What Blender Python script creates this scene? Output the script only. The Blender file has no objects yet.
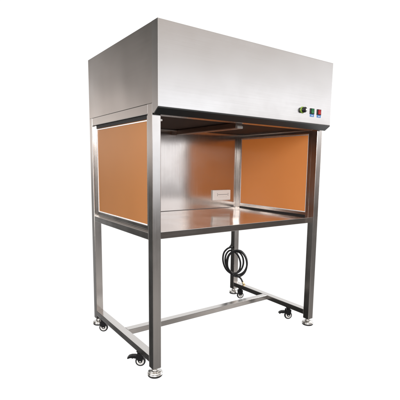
import bpy, bmesh, math, random
from mathutils import Vector, Matrix

random.seed(4)
scene = bpy.context.scene
COL = scene.collection
K = 1.22            # metres per survey unit
Z0 = 0.292          # survey height of the floor


def P(x, y, z):
    return Vector((x * K, y * K, (z - Z0) * K))


# ------------------------------------------------------------------ dimensions (survey units)
W, D, PR, T = 1.0667, 0.7347, 0.050, 0.040
H = 1.800
ZL = 0.350                       # underside of the leg tubes
ZB0, ZB1 = 0.3717, 0.4016        # base rails
ZT0, ZT1 = 0.9255, 0.9560        # worktop rails
ZR0, ZR1 = 1.4508, 1.4908        # top rails
ZW = 1.4721                      # lower edge of the hood's front
YB = 0.698                       # face of the back panel


# ------------------------------------------------------------------ material helpers
def new_mat(name):
    m = bpy.data.materials.new(name)
    m.use_nodes = True
    nt = m.node_tree
    return m, nt, nt.nodes['Principled BSDF']


def steel(name, axis, base=(0.60, 0.575, 0.555), rough=0.20, streak=0.04, fine=1.0, bump=0.0035, wave=0.0):
    """Brushed stainless steel; the grain runs along `axis`."""
    m, nt, b = new_mat(name)
    N = nt.nodes
    L = nt.links
    tc = N.new('ShaderNodeTexCoord')
    mp = N.new('ShaderNodeMapping')
    sc = [260.0 * fine] * 3
    sc['xyz'.index(axis)] = 2.5
    mp.inputs['Scale'].default_value = sc
    L.new(tc.outputs['Object'], mp.inputs['Vector'])
    n1 = N.new('ShaderNodeTexNoise')
    n1.inputs['Scale'].default_value = 1.0
    n1.inputs['Detail'].default_value = 3
    L.new(mp.outputs[0], n1.inputs['Vector'])
    n2 = N.new('ShaderNodeTexNoise')          # cloudy wear and finger marks
    n2.inputs['Scale'].default_value = 5.0
    n2.inputs['Detail'].default_value = 5
    n2.inputs['Roughness'].default_value = 0.6
    L.new(tc.outputs['Object'], n2.inputs['Vector'])
    mr = N.new('ShaderNodeMapRange')
    mr.inputs['From Min'].default_value = 0.3
    mr.inputs['From Max'].default_value = 0.7
    mr.inputs['To Min'].default_value = rough - 0.02
    mr.inputs['To Max'].default_value = rough + 0.025
    L.new(n1.outputs['Fac'], mr.inputs['Value'])
    mr2 = N.new('ShaderNodeMapRange')
    mr2.inputs['From Min'].default_value = 0.3
    mr2.inputs['From Max'].default_value = 0.7
    mr2.inputs['To Min'].default_value = -0.03
    mr2.inputs['To Max'].default_value = 0.04
    L.new(n2.outputs['Fac'], mr2.inputs['Value'])
    ad = N.new('ShaderNodeMath')
    ad.operation = 'ADD'
    L.new(mr.outputs[0], ad.inputs[0])
    L.new(mr2.outputs[0], ad.inputs[1])
    L.new(ad.outputs[0], b.inputs['Roughness'])
    mx = N.new('ShaderNodeMix')
    mx.data_type = 'RGBA'
    mx.inputs[6].default_value = (*[c * (1 - streak) for c in base], 1)
    mx.inputs[7].default_value = (*[c * (1 + streak) for c in base], 1)
    L.new(n1.outputs['Fac'], mx.inputs[0])
    L.new(mx.outputs[2], b.inputs['Base Color'])
    bp = N.new('ShaderNodeBump')
    bp.inputs['Strength'].default_value = bump
    bp.inputs['Distance'].default_value = 0.002
    L.new(n1.outputs['Fac'], bp.inputs['Height'])
    if wave:                                    # gentle buckling of thin sheet
        n3 = N.new('ShaderNodeTexNoise')
        n3.inputs['Scale'].default_value = 2.6
        n3.inputs['Detail'].default_value = 1
        L.new(tc.outputs['Object'], n3.inputs['Vector'])
        b3 = N.new('ShaderNodeBump')
        b3.inputs['Strength'].default_value = 1.0
        b3.inputs['Distance'].default_value = wave
        L.new(n3.outputs['Fac'], b3.inputs['Height'])
        L.new(b3.outputs[0], bp.inputs['Normal'])
    L.new(bp.outputs[0], b.inputs['Normal'])
    b.inputs['Metallic'].default_value = 1.0
    return m


def plain(name, col, rough=0.5, metal=0.0, spec=0.5, noise=0.06, scale=40.0):
    m, nt, b = new_mat(name)
    N = nt.nodes
    L = nt.links
    tc = N.new('ShaderNodeTexCoord')
    n1 = N.new('ShaderNodeTexNoise')
    n1.inputs['Scale'].default_value = scale
    n1.inputs['Detail'].default_value = 4
    L.new(tc.outputs['Object'], n1.inputs['Vector'])
    mx = N.new('ShaderNodeMix')
    mx.data_type = 'RGBA'
    mx.inputs[6].default_value = (*[c * (1 - noise) for c in col], 1)
    mx.inputs[7].default_value = (*[min(1, c * (1 + noise)) for c in col], 1)
    L.new(n1.outputs['Fac'], mx.inputs[0])
    L.new(mx.outputs[2], b.inputs['Base Color'])
    mr = N.new('ShaderNodeMapRange')
    mr.inputs['To Min'].default_value = max(0.02, rough - 0.06)
    mr.inputs['To Max'].default_value = rough + 0.06
    L.new(n1.outputs['Fac'], mr.inputs['Value'])
    L.new(mr.outputs[0], b.inputs['Roughness'])
    b.inputs['Metallic'].default_value = metal
    b.inputs['Specular IOR Level'].default_value = spec
    return m


STEEL_X = steel('steel_grain_along_width', 'x')
STEEL_Y = steel('steel_grain_along_depth', 'y')
STEEL_Z = steel('steel_grain_upright', 'z')
BAR = steel('dull_lamp_housing', 'y', base=(0.34, 0.30, 0.285), rough=0.32)
HOOD_STEEL = steel('hood_steel_sheet', 'x', base=(0.595, 0.588, 0.582), rough=0.19, streak=0.006, bump=0.0006, wave=0.004)
HOOD_SIDE = steel('hood_side_sheet', 'y', base=(0.58, 0.555, 0.535), rough=0.19, streak=0.010, bump=0.001, wave=0.008)
BACK_STEEL = steel('bright_back_sheet', 'z', base=(0.60, 0.555, 0.525), rough=0.17, streak=0.012, bump=0.0006, wave=0.006)
TOP_STEEL = steel('polished_worktop_sheet', 'x', base=(0.58, 0.54, 0.51), rough=0.12, streak=0.012, bump=0.0006, wave=0.008)
CHROME = plain('bright_zinc', (0.72, 0.71, 0.69), 0.22, 1.0, noise=0.08)
BRASS = plain('brass', (0.78, 0.62, 0.36), 0.3, 1.0)
RUBBER = plain('black_rubber', (0.012, 0.012, 0.013), 0.55)
BLACK = plain('black_plastic', (0.007, 0.007, 0.008), 0.42, spec=0.35)
STRIP = plain('black_edge_strip', (0.011, 0.013, 0.014), 0.45, noise=0.15)
DARK = plain('dark_filter_grille', (0.10, 0.075, 0.066), 0.55)
WHITE = plain('white_plastic', (0.86, 0.855, 0.84), 0.35, noise=0.02)
GREY = plain('grey_slot', (0.16, 0.16, 0.17), 0.5)
FILM = plain('bright_panel_edge', (0.84, 0.85, 0.87), 0.28, noise=0.04)
GREEN = plain('green_lens', (0.01, 0.16, 0.05), 0.3)
LIME = plain('lime_ring', (0.24, 0.40, 0.05), 0.35)
RED = plain('red_lens', (0.42, 0.010, 0.014), 0.3)
BLUE = plain('blue_label', (0.08, 0.25, 0.60), 0.4)


def acrylic():
    m, nt, b = new_mat('orange_translucent_acrylic')
    N = nt.nodes
    L = nt.links
    tc = N.new('ShaderNodeTexCoord')
    n1 = N.new('ShaderNodeTexNoise')
    n1.inputs['Scale'].default_value = 2.2
    n1.inputs['Detail'].default_value = 5
    L.new(tc.outputs['Object'], n1.inputs['Vector'])
    mx = N.new('ShaderNodeMix')
    mx.data_type = 'RGBA'
    mx.inputs[6].default_value = (0.62, 0.30, 0.115, 1)
    mx.inputs[7].default_value = (0.72, 0.36, 0.142, 1)
    L.new(n1.outputs['Fac'], mx.inputs[0])
    L.new(mx.outputs[2], b.inputs['Base Color'])
    b.inputs['Roughness'].default_value = 0.22
    b.inputs['Specular IOR Level'].default_value = 0.6
    tr = N.new('ShaderNodeBsdfTranslucent')
    tr.inputs['Color'].default_value = (0.73, 0.41, 0.185, 1)
    ms = N.new('ShaderNodeMixShader')
    ms.inputs[0].default_value = 0.5
    L.new(b.outputs[0], ms.inputs[1])
    L.new(tr.outputs[0], ms.inputs[2])
    L.new(ms.outputs[0], N['Material Output'].inputs['Surface'])
    return m


ACRYLIC = acrylic()


# ------------------------------------------------------------------ mesh helpers
def bm_box(bm, a, b, mi=0):
    """Axis-aligned box between two survey points."""
    p, q = P(*a), P(*b)
    vs = [bm.verts.new((x, y, z)) for z in (p.z, q.z) for y in (p.y, q.y) for x in (p.x, q.x)]
    for f in ((0, 2, 3, 1), (4, 5, 7, 6), (0, 1, 5, 4), (2, 6, 7, 3), (0, 4, 6, 2), (1, 3, 7, 5)):
        fc = bm.faces.new([vs[i] for i in f])
        fc.material_index = mi
    return vs


def bm_prism(bm, prof, x0, x1, mi=0):
    """Profile of (y, z) survey points swept from x0 to x1."""
    A = [bm.verts.new(P(x0, y, z)) for y, z in prof]
    B = [bm.verts.new(P(x1, y, z)) for y, z in prof]
    n = len(prof)
    for i in range(n):
        j = (i + 1) % n
        bm.faces.new((A[i], A[j], B[j], B[i])).material_index = mi
    bm.faces.new(A[::-1]).material_index = mi
    bm.faces.new(B).material_index = mi


def bm_lathe(bm, prof, M, seg=32, mi=0):
    """prof: (radius, height) in metres; M places the local z axis."""
    rings = []
    for r, h in prof:
        if r < 1e-6:
            rings.append([bm.verts.new(M @ Vector((0, 0, h)))])
        else:
            rings.append([bm.verts.new(M @ Vector((r * math.cos(2 * math.pi * i / seg), r * math.sin(2 * math.pi * i / seg), h))) for i in range(seg)])
    for a, b in zip(rings, rings[1:]):
        for i in range(seg):
            j = (i + 1) % seg
            if len(a) == 1 and len(b) == 1:
                continue
            if len(a) == 1:
                f = bm.faces.new((a[0], b[j], b[i]))
            elif len(b) == 1:
                f = bm.faces.new((a[i], a[j], b[0]))
            else:
                f = bm.faces.new((a[i], a[j], b[j], b[i]))
            f.material_index = mi
            f.smooth = True


def bm_tube(bm, pts, r, seg=10, mi=0):
    rings = []
    up = Vector((0, 0, 1))
    nrm = None
    for i, p in enumerate(pts):
        t = (pts[min(i + 1, len(pts) - 1)] - pts[max(i - 1, 0)]).normalized()
        if nrm is None:
            nrm = t.orthogonal().normalized()
        nrm = (nrm - t * nrm.dot(t)).normalized()
        bi = t.cross(nrm)
        rings.append([bm.verts.new(p + r * (math.cos(2 * math.pi * k / seg) * nrm + math.sin(2 * math.pi * k / seg) * bi)) for k in range(seg)])
    for a, b in zip(rings, rings[1:]):
        for k in range(seg):
            j = (k + 1) % seg
            f = bm.faces.new((a[k], a[j], b[j], b[k]))
            f.smooth = True
            f.material_index = mi
    bm.faces.new(rings[0][::-1]).material_index = mi
    bm.faces.new(rings[-1]).material_index = mi


def link(name, bm, mats, parent=None, bevel=0.0, seg=2, loc=None, pick=None):
    bmesh.ops.recalc_face_normals(bm, faces=bm.faces)
    if bevel:
        es = [e for e in bm.edges if len(e.link_faces) == 2 and e.calc_face_angle(0) > 0.5 and (pick is None or pick(e))]
        bmesh.ops.bevel(bm, geom=es, offset=bevel, segments=seg, profile=0.6, affect='EDGES', clamp_overlap=True)
    me = bpy.data.meshes.new(name)
    if loc is not None:
        bmesh.ops.translate(bm, vec=-loc, verts=bm.verts)
    bm.to_mesh(me)
    bm.free()
    for m in (mats if isinstance(mats, (list, tuple)) else [mats]):
        me.materials.append(m)
    o = bpy.data.objects.new(name, me)
    if loc is not None:
        o.location = loc
    COL.objects.link(o)
    if parent is not None:
        o.parent = parent
    return o


def boxes(name, mats, parent, *bs, bevel=0.0012):
    bm = bmesh.new()
    for b in bs:
        bm_box(bm, *b)
    return link(name, bm, mats, parent, bevel)


# ------------------------------------------------------------------ the bench
bench = bpy.data.objects.new('clean_bench', None)
bench.empty_display_size = 0.2
COL.objects.link(bench)
bench['label'] = 'stainless steel clean air bench with orange side panels and a deep hood, standing on casters'
bench['category'] = 'workbench'

# legs and their levelling feet
foot_src = None
for lx in (0, W - T):
    for ly in (0, D - T):
        bm = bmesh.new()
        bm_box(bm, (lx, ly, ZL), (lx + T, ly + T, ZR1))
        leg = link('leg', bm, STEEL_Z, bench, 0.003, 3)
        if foot_src is None:
            bm = bmesh.new()
            k = K
            M = Matrix.Identity(4)
            # black pad, then bright dished disc with two grooves, nut and threaded stem
            bm_lathe(bm, [(0, 0), (0.030 * k, 0), (0.0325 * k, 0.0025 * k), (0.0325 * k, 0.0065 * k), (0.031 * k, 0.008 * k)], M, 40, 1)
            bm_lathe(bm, [(0.031 * k, 0.008 * k), (0.0335 * k, 0.009 * k), (0.0338 * k, 0.012 * k), (0.0305 * k, 0.013 * k), (0.0305 * k, 0.0145 * k),
                          (0.0320 * k, 0.0155 * k), (0.0320 * k, 0.0185 * k), (0.027 * k, 0.0205 * k), (0.017 * k, 0.0225 * k), (0.016 * k, 0.0235 * k)], M, 40, 0)
            bm_lathe(bm, [(0.016 * k, 0.0235 * k), (0.017 * k, 0.025 * k), (0.017 * k, 0.031 * k), (0.0115 * k, 0.0315 * k)], M, 6, 0)
            th = [(0.0115 * k, 0.0315 * k)]
            for i in range(4):
                th += [(0.0095 * k, (0.0325 + i * 0.0016) * k), (0.0115 * k, (0.0333 + i * 0.0016) * k)]
            bm_lathe(bm, th + [(0.011 * k, 0.0392 * k), (0, 0.0392 * k)], M, 20, 0)
            foot_src = link('levelling_foot', bm, [CHROME, RUBBER])
            ft = foot_src
        else:
            ft = foot_src.copy()
            COL.objects.link(ft)
        ft.parent = leg
        ft.location = P(lx + T / 2, ly + T / 2, 0.3115)

# rails: base, worktop level, under the hood
for rx in (0, W - T):
    for nm, z0, z1 in (('base_rail', ZB0, ZB1), ('worktop_rail', ZT0, ZT1), ('top_rail', ZR0, ZR1 - 0.0006)):
        bm = bmesh.new()
        bm_box(bm, (rx + 0.0004, T, z0), (rx + T - 0.0004, D - T, z1))
        link(nm, bm, STEEL_Y, bench, 0.0028, 3)
bm = bmesh.new()
bm_box(bm, (T, 0.3475, ZB0 + 0.0006), (W - T, 0.3875, ZB1 - 0.0006))
link('cross_bar', bm, STEEL_X, bench, 0.0028, 3)

# worktop: a folded sheet with a deep front apron and a rear apron
bm = bmesh.new()
bm_prism(bm, [(0.031, ZT0 - 0.0005), (0.031, ZT1), (YB, ZT1), (YB, ZT0), (YB - 0.004, ZT0), (YB - 0.004, ZT1 - 0.004),
              (0.035, ZT1 - 0.004), (0.035, ZT0 + 0.003), (0.055, ZT0 + 0.003), (0.055, ZT0 - 0.0005)], T + 0.0003, W - T - 0.0003)
link('worktop', bm, TOP_STEEL, bench, 0.0018, 3)

# back panel with the socket plate
boxes('back_panel', BACK_STEEL, bench, ((T + 0.0003, YB, ZT0 + 0.002), (W - T - 0.0003, YB + 0.008, ZR0 + 0.03)), bevel=0.0008)
boxes('sealant_bead', GREY, bench, ((T + 0.0006, YB - 0.0025, ZT1 + 0.0002), (W - T - 0.0006, YB - 0.0001, ZT1 + 0.0024)), bevel=0.0005)
sx0, sx1, sz0, sz1 = 0.822, 0.972, 1.010, 1.080
bm = bmesh.new()
bm_box(bm, (sx0, YB - 0.014, sz0), (sx1, YB - 0.0002, sz1))
plate = link('socket_plate', bm, WHITE, bench, 0.005, 3)
bm = bmesh.new()
yf = YB - 0.0146
cxp, czp = (sx0 + sx1) / 2 + 0.006, (sz0 + sz1) / 2 + 0.004
hw = 0.046
for sx in (-1, 1):
    bm_box(bm, (cxp + sx * hw - 0.0012, yf, czp - 0.010), (cxp + sx * hw + 0.0012, yf + 0.002, czp + 0.010))
for i in range(8):
    x = cxp - hw + (i + 1) * 2 * hw / 9
    bm_box(bm, (x - 0.0032, yf, czp - 0.0016), (x + 0.0032, yf + 0.002, czp + 0.0024))
for i in range(6):
    x = cxp - hw + (i + 1) * 2 * hw / 7
    bm_box(bm, (x - 0.0016, yf, czp - 0.017), (x + 0.0016, yf + 0.002, czp - 0.0155))
link('socket_slots', bm, GREY, plate)

# side panels: acrylic sheet, bright edge, channel frame and gasket
for side in (0, 1):
    def X(u):
        return u if side == 0 else W - u
    def bb(u0, u1, y0, y1, z0, z1):
        a, b = sorted((X(u0), X(u1)))
        return ((a, y0, z0), (b, y1, z1))
    y0, y1, z0, z1 = 0.055, 0.682, 0.972, 1.438
    pan = boxes('side_panel', ACRYLIC, bench, bb(0.0175, 0.0225, y0, y1, z0, z1), bevel=0.0006)
    pan['label'] = 'orange side panel, seen from outside' if side == 0 else 'orange side panel, seen from inside'
    e = 0.0048     # bright edge band clipped over the sheet
    ins = 0.022
    for tb_ in (bb(0.0155, 0.0245, y0 + ins, y1 - ins, z1 - 0.012, z1 - 0.012 + e), bb(0.0155, 0.0245, y0 + ins, y1 - ins, z0 + 0.010, z0 + 0.010 + e),
                bb(0.0155, 0.0245, y0 + ins - e, y0 + ins - 0.0002, z0 + 0.010, z1 - 0.0045), bb(0.0155, 0.0245, y1 - ins + 0.0002, y1 - ins + e, z0 + 0.010, z1 - 0.0045)):
        boxes('edge_trim', FILM, pan, tb_, bevel=0.0006)
    def frame(name, mat, *bs):
        boxes(name, mat, pan, *bs, bevel=0.0008)
    frame('channel_frame', STEEL_Z, bb(0.013, 0.027, T + 0.0004, y0 + ins - e - 0.0006, ZT1 + 0.0004, ZR0 - 0.0004))
    frame('channel_frame', STEEL_Z, bb(0.013, 0.027, y1 - ins + e + 0.0006, D - T - 0.0004, ZT1 + 0.0004, ZR0 - 0.0004))
    frame('channel_frame', STEEL_Y, bb(0.0178, 0.0266, y0 + ins - e, y1 - ins + e, z1 - 0.0040, ZR0 - 0.0004))
    frame('channel_frame', STEEL_Y, bb(0.0134, 0.0266, y0 + ins - e, y1 - ins + e, ZT1 + 0.010, z0 + 0.0095))
    frame('channel_frame', STEEL_Y, bb(0.0134, 0.0178, y0 + ins - e, y1 - ins + e, ZT1 + 0.0003, ZT1 + 0.0098))
    frame('gasket', RUBBER, bb(0.0182, 0.0262, y0 + ins - e, y1 - ins + e, ZT1 + 0.0003, ZT1 + 0.0097))
    frame('gasket', RUBBER, bb(0.0125, 0.0176, y0 + ins - e, y1 - ins + e, z1 - 0.0040, ZR0 - 0.0003))

# ------------------------------------------------------------------ hood
boxes('hood', HOOD_SIDE, bench, ((0.0004, 0.0003, ZR1), (W - 0.0004, D, H - 0.0001)), bevel=0.0004)
hood = bpy.data.objects['hood']
# front cover: a folded pan 5 cm deep that wraps both ends; its lower edge is cut back at an angle
bm = bmesh.new()
prof = [(-PR, ZW), (-PR, H), (-0.0002, H), (-0.0002, 1.4512), (-0.0165, 1.4505)]
bm_prism(bm, prof, 0, W)
link('front_cover', bm, [HOOD_STEEL], hood, 0.0024, 3, pick=lambda e: all(v.co.y < -0.8 * PR * K for v in e.verts))
# black edge strip on the slanted return
d = Vector((0, 0.0335, -0.0216)).normalized()
n = Vector((0, -d.z, d.y)) * -1
bm = bmesh.new()
a0 = (-PR + 0.0006, ZW - 0.0006)
a1 = (-0.0165, 1.4500)
bm_prism(bm, [a0, a1, (a1[0] - 0.0012, a1[1] - 0.0045), (a0[0] - 0.0002, a0[1] - 0.0042)], 0.0006, W - 0.0006)
link('edge_strip', bm, STRIP, hood, 0.0006, 1)
# ceiling under the hood: steel surround and dark filter grille
for fy0, fy1 in ((0.002, 0.075), (YB - 0.055, YB - 0.0004)):
    boxes('ceiling_frame', STEEL_X, hood, ((T, fy0, 1.4520), (W - T, fy1, ZR1 - 0.0008)))
bm = bmesh.new()
bm_box(bm, (T, 0.0754, 1.468), (W - T, YB - 0.0556, ZR1 - 0.0009))
nb = 46
for i in range(nb):
    y = 0.085 + i * (YB - 0.0556 - 0.095) / (nb - 1)
    bm_box(bm, (T + 0.002, y - 0.0022, 1.4615), (W - T - 0.002, y + 0.0022, 1.4679))
link('filter_grille', bm, DARK, hood)

# lamp bar under the ceiling, running front to back
bm = bmesh.new()
bm_prism(bm, [(0, 0)] * 0 or [(0.094, 1.4300), (0.094, 1.4610), (0.665, 1.4610), (0.665, 1.4300)], 0.515, 0.560)
lamp = link('lamp_bar', bm, BAR, bench, 0.006, 3)
boxes('end_cap', WHITE, lamp, ((0.522, 0.086, 1.4308), (0.556, 0.0938, 1.4440)), bevel=0.003)
bm = bmesh.new()
bm_lathe(bm, [(0, 0.0), (0.005 * K, 0), (0.0055 * K, 0.004 * K), (0.0045 * K, 0.022 * K), (0, 0.022 * K)],
         Matrix.Translation(P(T, 0.030, 1.4300)) @ Matrix.Rotation(math.radians(90), 4, 'Y'), 20)
link('thumb_screw', bm, WHITE, bench)

# ------------------------------------------------------------------ controls on the hood's front
RX = Matrix.Rotation(math.radians(90), 4, 'X')       # local z -> -y
knob_at = P(0.838, -PR, 1.5345)
bm = bmesh.new()
kk = K
bm_lathe(bm, [(0, 0), (0.0166 * kk, 0), (0.0170 * kk, 0.002 * kk), (0.0160 * kk, 0.004 * kk), (0, 0.004 * kk)], Matrix.Translation(knob_at) @ RX, 32)
knob = link('control_knob', bm, LIME, bench)
bm = bmesh.new()
bm_lathe(bm, [(0.0120 * kk, 0.004 * kk), (0.0140 * kk, 0.006 * kk), (0.0138 * kk, 0.018 * kk), (0.0120 * kk, 0.021 * kk), (0, 0.021 * kk)], Matrix.Translation(knob_at) @ RX, 24)
link('knob_cap', bm, BLACK, knob)
bm = bmesh.new()
ck = (0.838, 1.5345)
bm_box(bm, (ck[0] + 0.001, -PR - 0.0222, ck[1] - 0.0035), (ck[0] + 0.0125, -PR - 0.0200, ck[1] + 0.0050))
link('pointer', bm, WHITE, knob, 0.0008)
for x0, lens, lab in ((0.8965, GREEN, 'green rocker switch'), (0.9520, RED, 'red rocker switch')):
    x1 = x0 + 0.031
    sw = boxes('rocker_switch', BLACK, bench, ((x0, -PR - 0.004, 1.5195), (x1, -PR + 0.0005, 1.5490)), bevel=0.0015)
    sw['label'] = lab
    bm = bmesh.new()
    v = bm_prism(bm, [(-PR - 0.0035, 1.5225), (-PR - 0.0085, 1.5235), (-PR - 0.0055, 1.5340), (-PR - 0.0075, 1.5460), (-PR - 0.0035, 1.5465)], x0 + 0.0055, x1 - 0.0055)
    link('rocker', bm, lens, sw, 0.0008)
    bm = bmesh.new()
    bm_box(bm, (x0 + 0.001, -PR - 0.0022, 1.5065), (x1 - 0.001, -PR + 0.0005, 1.5192), 0)
    bm_box(bm, (x0 + 0.010, -PR - 0.0026, 1.5105), (x0 + 0.020, -PR - 0.0015, 1.5140), 1)
    link('switch_label', bm, [BLUE, WHITE], sw)

# ------------------------------------------------------------------ casters
def caster(x, y, az, brake=True):
    """Swivel caster with a brake lever pointing along azimuth az (from +y towards +x)."""
    R = 0.0246 * K
    zc = 0.0246 * K + 0.0005
    top = (ZB0 - Z0) * K
    root = P(x, y, Z0)
    rot = Matrix.Translation(root) @ Matrix.Rotation(-az, 4, 'Z')     # local +y = lever direction, local x = wheel axle
    def put(bm):
        bmesh.ops.transform(bm, matrix=rot, verts=bm.verts)
        return bm
    def lbox(bm, a, b, mi=0):
        vs = [bm.verts.new((xx, yy, zz)) for zz in (a[2], b[2]) for yy in (a[1], b[1]) for xx in (a[0], b[0])]
        for f in ((0, 2, 3, 1), (4, 5, 7, 6), (0, 1, 5, 4), (2, 6, 7, 3), (0, 4, 6, 2), (1, 3, 7, 5)):
            bm.faces.new([vs[i] for i in f]).material_index = mi
    # mounting plate + swivel stem
    bm = bmesh.new()
    lbox(bm, (-0.021, -0.021, top - 0.004), (0.021, 0.021, top - 0.0003))
    bm_lathe(bm, [(0, top - 0.0041), (0.014, top - 0.0041), (0.014, top - 0.014), (0.011, top - 0.017), (0, top - 0.017)], Matrix.Identity(4), 20)
    c = link('caster', put(bm), BLACK, bench, 0.0008, 1)
    # fork: housing over the wheel with two cheeks
    bm = bmesh.new()
    for s in (-1, 1):
        xs = s * 0.0150
        ht = top - 0.0165
        pr = [(0.0085, zc - 0.004), (0.021, zc + 0.020), (0.022, ht - 0.004), (0.016, ht), (-0.014, ht), (-0.020, ht - 0.005), (-0.019, zc + 0.022), (-0.0085, zc - 0.004), (0, zc - 0.0085)]
        A = [bm.verts.new((xs - 0.0018, p, q)) for p, q in pr]
        B = [bm.verts.new((xs + 0.0018, p, q)) for p, q in pr]
        for i in range(len(pr)):
            j = (i + 1) % len(pr)
            bm.faces.new((A[i], A[j], B[j], B[i]))
        bm.faces.new(A[::-1])
        bm.faces.new(B)
    lbox(bm, (-0.0131, -0.0155, zc + R + 0.002), (0.0131, 0.0175, top - 0.0172))
    link('fork', put(bm), BLACK, c, 0.0012, 2)
    # wheel: tyre
    bm = bmesh.new()
    MW = Matrix.Translation((0, 0, zc)) @ Matrix.Rotation(math.radians(90), 4, 'Y')
    w = 0.0105
    bm_lathe(bm, [(R * 0.69, -w), (R * 0.86, -w), (R * 0.97, -w * 0.7), (R, -w * 0.2), (R, w * 0.2), (R * 0.97, w * 0.7), (R * 0.86, w), (R * 0.69, w)], MW, 36)
    bmesh.ops.recalc_face_normals(bm, faces=bm.faces)
    link('tyre', put(bm), RUBBER, c)
    bm = bmesh.new()
    w2 = 0.0108
    bm_lathe(bm, [(0, -w2 * 0.4), (R * 0.25, -w2 * 0.4), (R * 0.30, -w2), (R * 0.70, -w2), (R * 0.70, w2), (R * 0.30, w2), (R * 0.25, w2 * 0.4), (0, w2 * 0.4)], MW, 30)
    link('wheel_hub', put(bm), WHITE, c)
    bm = bmesh.new()
    bm_lathe(bm, [(0, -0.0195), (0.006, -0.0195), (0.006, -0.0170), (0.004, -0.0168), (0.004, 0.0168), (0.006, 0.0170), (0.006, 0.0195), (0, 0.0195)], MW, 12)
    link('axle_bolt', put(bm), CHROME, c)
    if not brake:
        return c
    # brake lever: a bent paddle reaching out over the wheel
    bm = bmesh.new()
    pts = [(0.012, 0.034), (0.030, 0.0375), (0.050, 0.0370), (0.066, 0.0320), (0.076, 0.0220), (0.073, 0.0165), (0.062, 0.0205), (0.052, 0.0225), (0.046, 0.0185), (0.038, 0.0215), (0.029, 0.0190), (0.018, 0.0200)]
    hw = 0.0135
    A = [bm.verts.new((-hw, p, zc + q)) for p, q in pts]
    B = [bm.verts.new((hw, p, zc + q)) for p, q in pts]
    for i in range(len(pts)):
        j = (i + 1) % len(pts)
        bm.faces.new((A[i], A[j], B[j], B[i]))
    bm.faces.new(A[::-1])
    bm.faces.new(B)
    link('brake_lever', put(bm), BLACK, c, 0.0012, 2)
    return c


caster(0.020, 0.166, math.radians(-56))
caster(0.020, 0.640, math.radians(-58), False)
caster(W - 0.020, 0.176, math.radians(-62))
caster(W - 0.020, 0.640, math.radians(-66), False)

# ------------------------------------------------------------------ coiled power cord hanging at the rear right leg
def bez(pts, n=10):
    out = []
    for i in range(len(pts) - 1):
        p0 = pts[max(i - 1, 0)]
        p1, p2 = pts[i], pts[i + 1]
        p3 = pts[min(i + 2, len(pts) - 1)]
        for k in range(n):
            t = k / n
            out.append(0.5 * ((2 * p1) + (-p0 + p2) * t + (2 * p0 - 5 * p1 + 4 * p2 - p3) * t * t + (-p0 + 3 * p1 - 3 * p2 + p3) * t ** 3))
    out.append(pts[-1])
    return out


C0 = Vector((1.010, 0.676, 0.562))
eu = Vector((math.cos(math.radians(33)), -math.sin(math.radians(33)), 0))     # along the coil's plane
en = Vector((-math.sin(math.radians(33)), -math.cos(math.radians(33)), 0))    # towards the room


def cp(u, v, w=0.0):
    q = C0 + eu * u + en * w
    return P(q.x, q.y, C0.z + v)


ctl = [P(1.047, 0.750, 0.924), P(1.047, 0.750, 0.80), P(1.046, 0.749, 0.68), P(1.022, 0.744, 0.655), cp(-0.020, 0.108, 0.006)]
loops = [(-0.016, 0.004, 0.060, 0.094, 0.30), (-0.010, 0.000, 0.056, 0.086, 0.22), (0.010, -0.001, 0.066, 0.084, 0.15), (0.020, -0.003, 0.072, 0.093, 0.12)]
for li, (cu, cv, ru, rv, tilt) in enumerate(loops):
    for k in range(10):
        f = k / 10
        nx = loops[min(li + 1, len(loops) - 1)]
        mcu, mcv, mru, mrv, mt = [a + (b - a) * f for a, b in zip((cu, cv, ru, rv, tilt), nx)]
        an = math.radians(95) + 2 * math.pi * f
        uu, vv = mru * math.cos(an), mrv * math.sin(an)
        uu *= 1 + 0.06 * math.sin(2.3 * li + 5 * f)
        vv *= 1 + 0.05 * math.sin(1.7 * li + 4 * f + 1)
        ctl.append(cp(mcu + uu * math.cos(mt) - vv * math.sin(mt), mcv + uu * math.sin(mt) + vv * math.cos(mt), 0.004 + 0.009 * li + 0.009 * f))
for an_ in (95, 140, 190, 235):
    an = math.radians(an_)
    cu, cv, ru, rv, tilt = loops[-1]
    uu, vv = ru * math.cos(an), rv * math.sin(an)
    ctl.append(cp(cu + uu * math.cos(tilt) - vv * math.sin(tilt), cv + uu * math.sin(tilt) + vv * math.cos(tilt), 0.036))
ctl += [cp(-0.004, -0.092, 0.036), P(1.040, 0.640, 0.448), P(1.049, 0.617, 0.415)]
bm = bmesh.new()
bm_tube(bm, bez(ctl, 10), 0.0062 * K, 10)
cord = link('power_cord', bm, BLACK, loc=P(1.05, 0.67, 0.9))
cord['label'] = 'black power cord coiled in loops, hanging beside the rear right leg under the worktop'
cord['category'] = 'cord'
bm = bmesh.new()
dirv = (P(1.053, 0.604, 0.4030) - P(1.047, 0.622, 0.421)).normalized()
q = Vector((0, 0, 1)).rotation_difference(dirv).to_matrix().to_4x4()
Mq = Matrix.Translation(P(1.049, 0.617, 0.4152)) @ q
bm_lathe(bm, [(0, -0.004), (0.009, -0.004), (0.0105, 0.0), (0.0105, 0.012), (0.008, 0.014), (0.008, 0.024), (0, 0.024)], Mq, 16)
bmesh.ops.translate(bm, vec=-P(1.05, 0.67, 0.9), verts=bm.verts)
link('brass_ferrule', bm, BRASS, cord)

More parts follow.
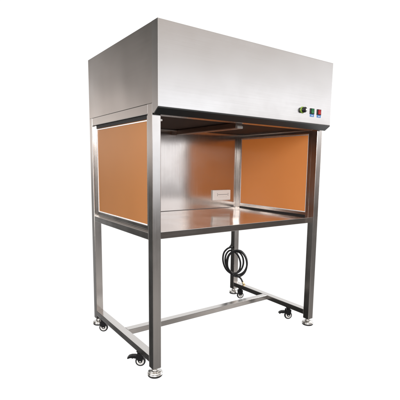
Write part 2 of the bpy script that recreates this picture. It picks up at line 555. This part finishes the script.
# ------------------------------------------------------------------ floor: added clear sheet, keeps the rails' left faces dark against white
m, nt, b = new_mat('clear_floor_sheet')
N, L = nt.nodes, nt.links
N.remove(b)
tb = N.new('ShaderNodeBsdfTransparent')
gl = N.new('ShaderNodeBsdfGlossy')
gl.inputs['Roughness'].default_value = 0.35
ms = N.new('ShaderNodeMixShader')
ms.inputs[0].default_value = 0.012
L.new(tb.outputs[0], ms.inputs[1])
L.new(gl.outputs[0], ms.inputs[2])
L.new(ms.outputs[0], N['Material Output'].inputs['Surface'])
bm = bmesh.new()
bm_box(bm, (-2.6, -2.4, Z0 - 0.008), (3.6, 3.2, Z0))
fl = link('floor', bm, m)
fl['kind'] = 'structure'

# ------------------------------------------------------------------ surroundings: white zone set behind the bench, dim room elsewhere, overhead fill added
world = bpy.data.worlds.new('World')
scene.world = world
world.use_nodes = True
nt = world.node_tree
N, L = nt.nodes, nt.links
bg = N['Background']


class E:
    """Tiny expression builder for scalar math nodes."""
    def __init__(s, sock):
        s.s = sock
    @staticmethod
    def op(kind, *a):
        n = N.new('ShaderNodeMath')
        n.operation = kind
        for i, v in enumerate(a):
            if isinstance(v, E):
                L.new(v.s, n.inputs[i])
            else:
                n.inputs[i].default_value = v
        return E(n.outputs[0])
    def __add__(s, o): return E.op('ADD', s, o)
    def __mul__(s, o): return E.op('MULTIPLY', s, o)
    def __rmul__(s, o): return E.op('MULTIPLY', s, o)
    def __radd__(s, o): return E.op('ADD', s, o)
    def __sub__(s, o): return E.op('SUBTRACT', s, o)
    def __rsub__(s, o): return E.op('SUBTRACT', o, s)


def smooth(v, a, b):
    n = N.new('ShaderNodeMapRange')
    n.interpolation_type = 'SMOOTHSTEP'
    n.inputs['From Min'].default_value = a
    n.inputs['From Max'].default_value = b
    L.new(v.s, n.inputs['Value'])
    return E(n.outputs[0])


def mixc(f, a, b):
    n = N.new('ShaderNodeMix')
    n.data_type = 'RGBA'
    if isinstance(f, E):
        L.new(f.s, n.inputs[0])
    else:
        n.inputs[0].default_value = f
    for i, c in ((6, a), (7, b)):
        if isinstance(c, tuple):
            n.inputs[i].default_value = (*c, 1)
        else:
            L.new(c, n.inputs[i])
    return n.outputs[2]


def ramp(v, stops):
    n = N.new('ShaderNodeValToRGB')
    cr = n.color_ramp
    while len(cr.elements) < len(stops):
        cr.elements.new(0.5)
    for e_, (p, c) in zip(cr.elements, stops):
        e_.position = p
        e_.color = (*c, 1)
    L.new(v.s, n.inputs[0])
    return n.outputs[0]


tc = N.new('ShaderNodeTexCoord')
sep = N.new('ShaderNodeSeparateXYZ')
L.new(tc.outputs['Generated'], sep.inputs[0])
dx, dy, dz = (E(sep.outputs[i]) for i in range(3))
AZ, EL = math.radians(37), math.radians(-7)
nx, ny, nz = math.sin(AZ) * math.cos(EL), math.cos(AZ) * math.cos(EL), math.sin(EL)
cosw = dx * nx + dy * ny + dz * nz
white = smooth(cosw, math.cos(math.radians(57)), math.cos(math.radians(49)))
h = smooth(dz, -2.0, 2.0)
hh = E.op('MULTIPLY_ADD', dz, 0.5, 0.5)              # 0 nadir .. 0.5 horizon .. 1 zenith


def zpos(deg):
    return 0.5 + 0.5 * math.sin(math.radians(deg))


left = ramp(hh, [(0.0, (0.03,) * 3), (zpos(-12), (0.030, 0.030, 0.029)), (zpos(-3), (0.08, 0.075, 0.07)), (zpos(3), (1.0, 0.90, 0.83)),
                 (zpos(7), (0.72, 0.65, 0.61)), (zpos(12), (0.34, 0.315, 0.30)), (zpos(20), (0.12, 0.115, 0.105)), (zpos(42), (0.5, 0.49, 0.48)), (1.0, (2.2, 2.15, 2.1))])
front = ramp(hh, [(0.0, (0.10,) * 3), (zpos(-21), (0.25, 0.24, 0.23)), (zpos(-13), (0.14, 0.13, 0.125)), (zpos(-7), (0.10, 0.088, 0.08)), (zpos(-1), (0.24, 0.205, 0.19)), (zpos(3), (0.62, 0.56, 0.53)),
                  (zpos(6), (1.75, 1.72, 1.72)), (zpos(9), (1.75, 1.75, 1.81)), (zpos(14), (0.96, 0.91, 0.88)), (zpos(20), (0.72, 0.635, 0.58)), (zpos(40), (0.8, 0.76, 0.73)), (1.0, (2.2, 2.15, 2.1))])
az = E.op('ARCTAN2', dx, dy)
LV = N.new('ShaderNodeVectorMath')                     # left room graded by azimuth, shaped to shade the hood side
LV.operation = 'SCALE'
L.new(left, LV.inputs[0])
L.new((smooth(az, -0.58, -0.38) * 0.5 + 0.70).s, LV.inputs['Scale'])
left = LV.outputs[0]
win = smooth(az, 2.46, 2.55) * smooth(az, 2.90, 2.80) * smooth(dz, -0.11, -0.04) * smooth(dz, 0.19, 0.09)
ff = smooth(dy, 0.25, -0.25)
FR = N.new('ShaderNodeVectorMath')
FR.operation = 'SCALE'
L.new(front, FR.inputs[0])
FR.inputs['Scale'].default_value = 1.0
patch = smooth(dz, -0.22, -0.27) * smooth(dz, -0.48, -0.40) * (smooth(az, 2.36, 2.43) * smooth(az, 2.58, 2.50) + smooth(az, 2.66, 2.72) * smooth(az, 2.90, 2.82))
base_room = mixc(patch * 0.9, mixc(ff, left, FR.outputs[0]), (0.95, 0.90, 0.86))       # bright lobes added so the cross bar and back leg reflect lighter
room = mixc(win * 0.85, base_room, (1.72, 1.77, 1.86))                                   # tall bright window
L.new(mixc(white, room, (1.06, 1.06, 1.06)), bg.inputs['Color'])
bg.inputs['Strength'].default_value = 1.0

# fill lamps added for the panels and socket: either side and from the front
def add_fill_lamp(loc, aim, w, h_, watts, col):
    ld = bpy.data.lights.new('fill_lamp', 'AREA')
    ld.shape = 'RECTANGLE'
    ld.size, ld.size_y = w, h_
    ld.energy = watts
    ld.color = col
    lo = bpy.data.objects.new('fill_lamp', ld)
    COL.objects.link(lo)
    lo.location = loc
    lo.rotation_euler = (Vector(aim) - lo.location).to_track_quat('-Z', 'Y').to_euler()


add_fill_lamp((-2.9, 0.1, 1.30), (0.0, 0.45, 1.1), 2.0, 2.2, 52, (1.0, 0.97, 0.94))
add_fill_lamp((3.2, -0.1, 1.25), (1.3, 0.45, 1.1), 0.8, 1.6, 56, (1.0, 0.97, 0.94))
add_fill_lamp((-1.7, -3.0, 2.3), (0.8, 0.4, 1.1), 1.8, 1.2, 120, (1.0, 0.975, 0.95))

# ------------------------------------------------------------------ camera
cd = bpy.data.cameras.new('camera')
cam = bpy.data.objects.new('camera', cd)
COL.objects.link(cam)
scene.camera = cam
yaw, pitch, roll = 0.6261, -0.1325, 0.0144
f = Vector((math.sin(yaw) * math.cos(pitch), math.cos(yaw) * math.cos(pitch), math.sin(pitch)))
r = Vector((math.cos(yaw), -math.sin(yaw), 0))
u = r.cross(f)
r2 = math.cos(roll) * r + math.sin(roll) * u
u2 = -math.sin(roll) * r + math.cos(roll) * u
Mc = Matrix((r2, u2, -f)).transposed().to_4x4()
cam.matrix_world = Matrix.Translation(P(-0.7595, -1.4444, 1.243)) @ Mc
cd.sensor_width = 36.0
cd.sensor_fit = 'HORIZONTAL'
cd.lens = 391.52 / 400 * 36
cd.shift_x = (200 - 207.98) / 400
cd.shift_y = (218.12 - 200) / 400
cd.clip_start = 0.05
cd.clip_end = 200

scene.view_settings.view_transform = 'Standard'
scene.view_settings.look = 'None'
scene.view_settings.exposure = 0
scene.view_settings.gamma = 1
scene.render.engine = 'CYCLES'
scene.cycles.use_denoising = True
scene.cycles.max_bounces = 12
scene.cycles.glossy_bounces = 6
scene.cycles.transparent_max_bounces = 12
scene.cycles.sample_clamp_indirect = 4
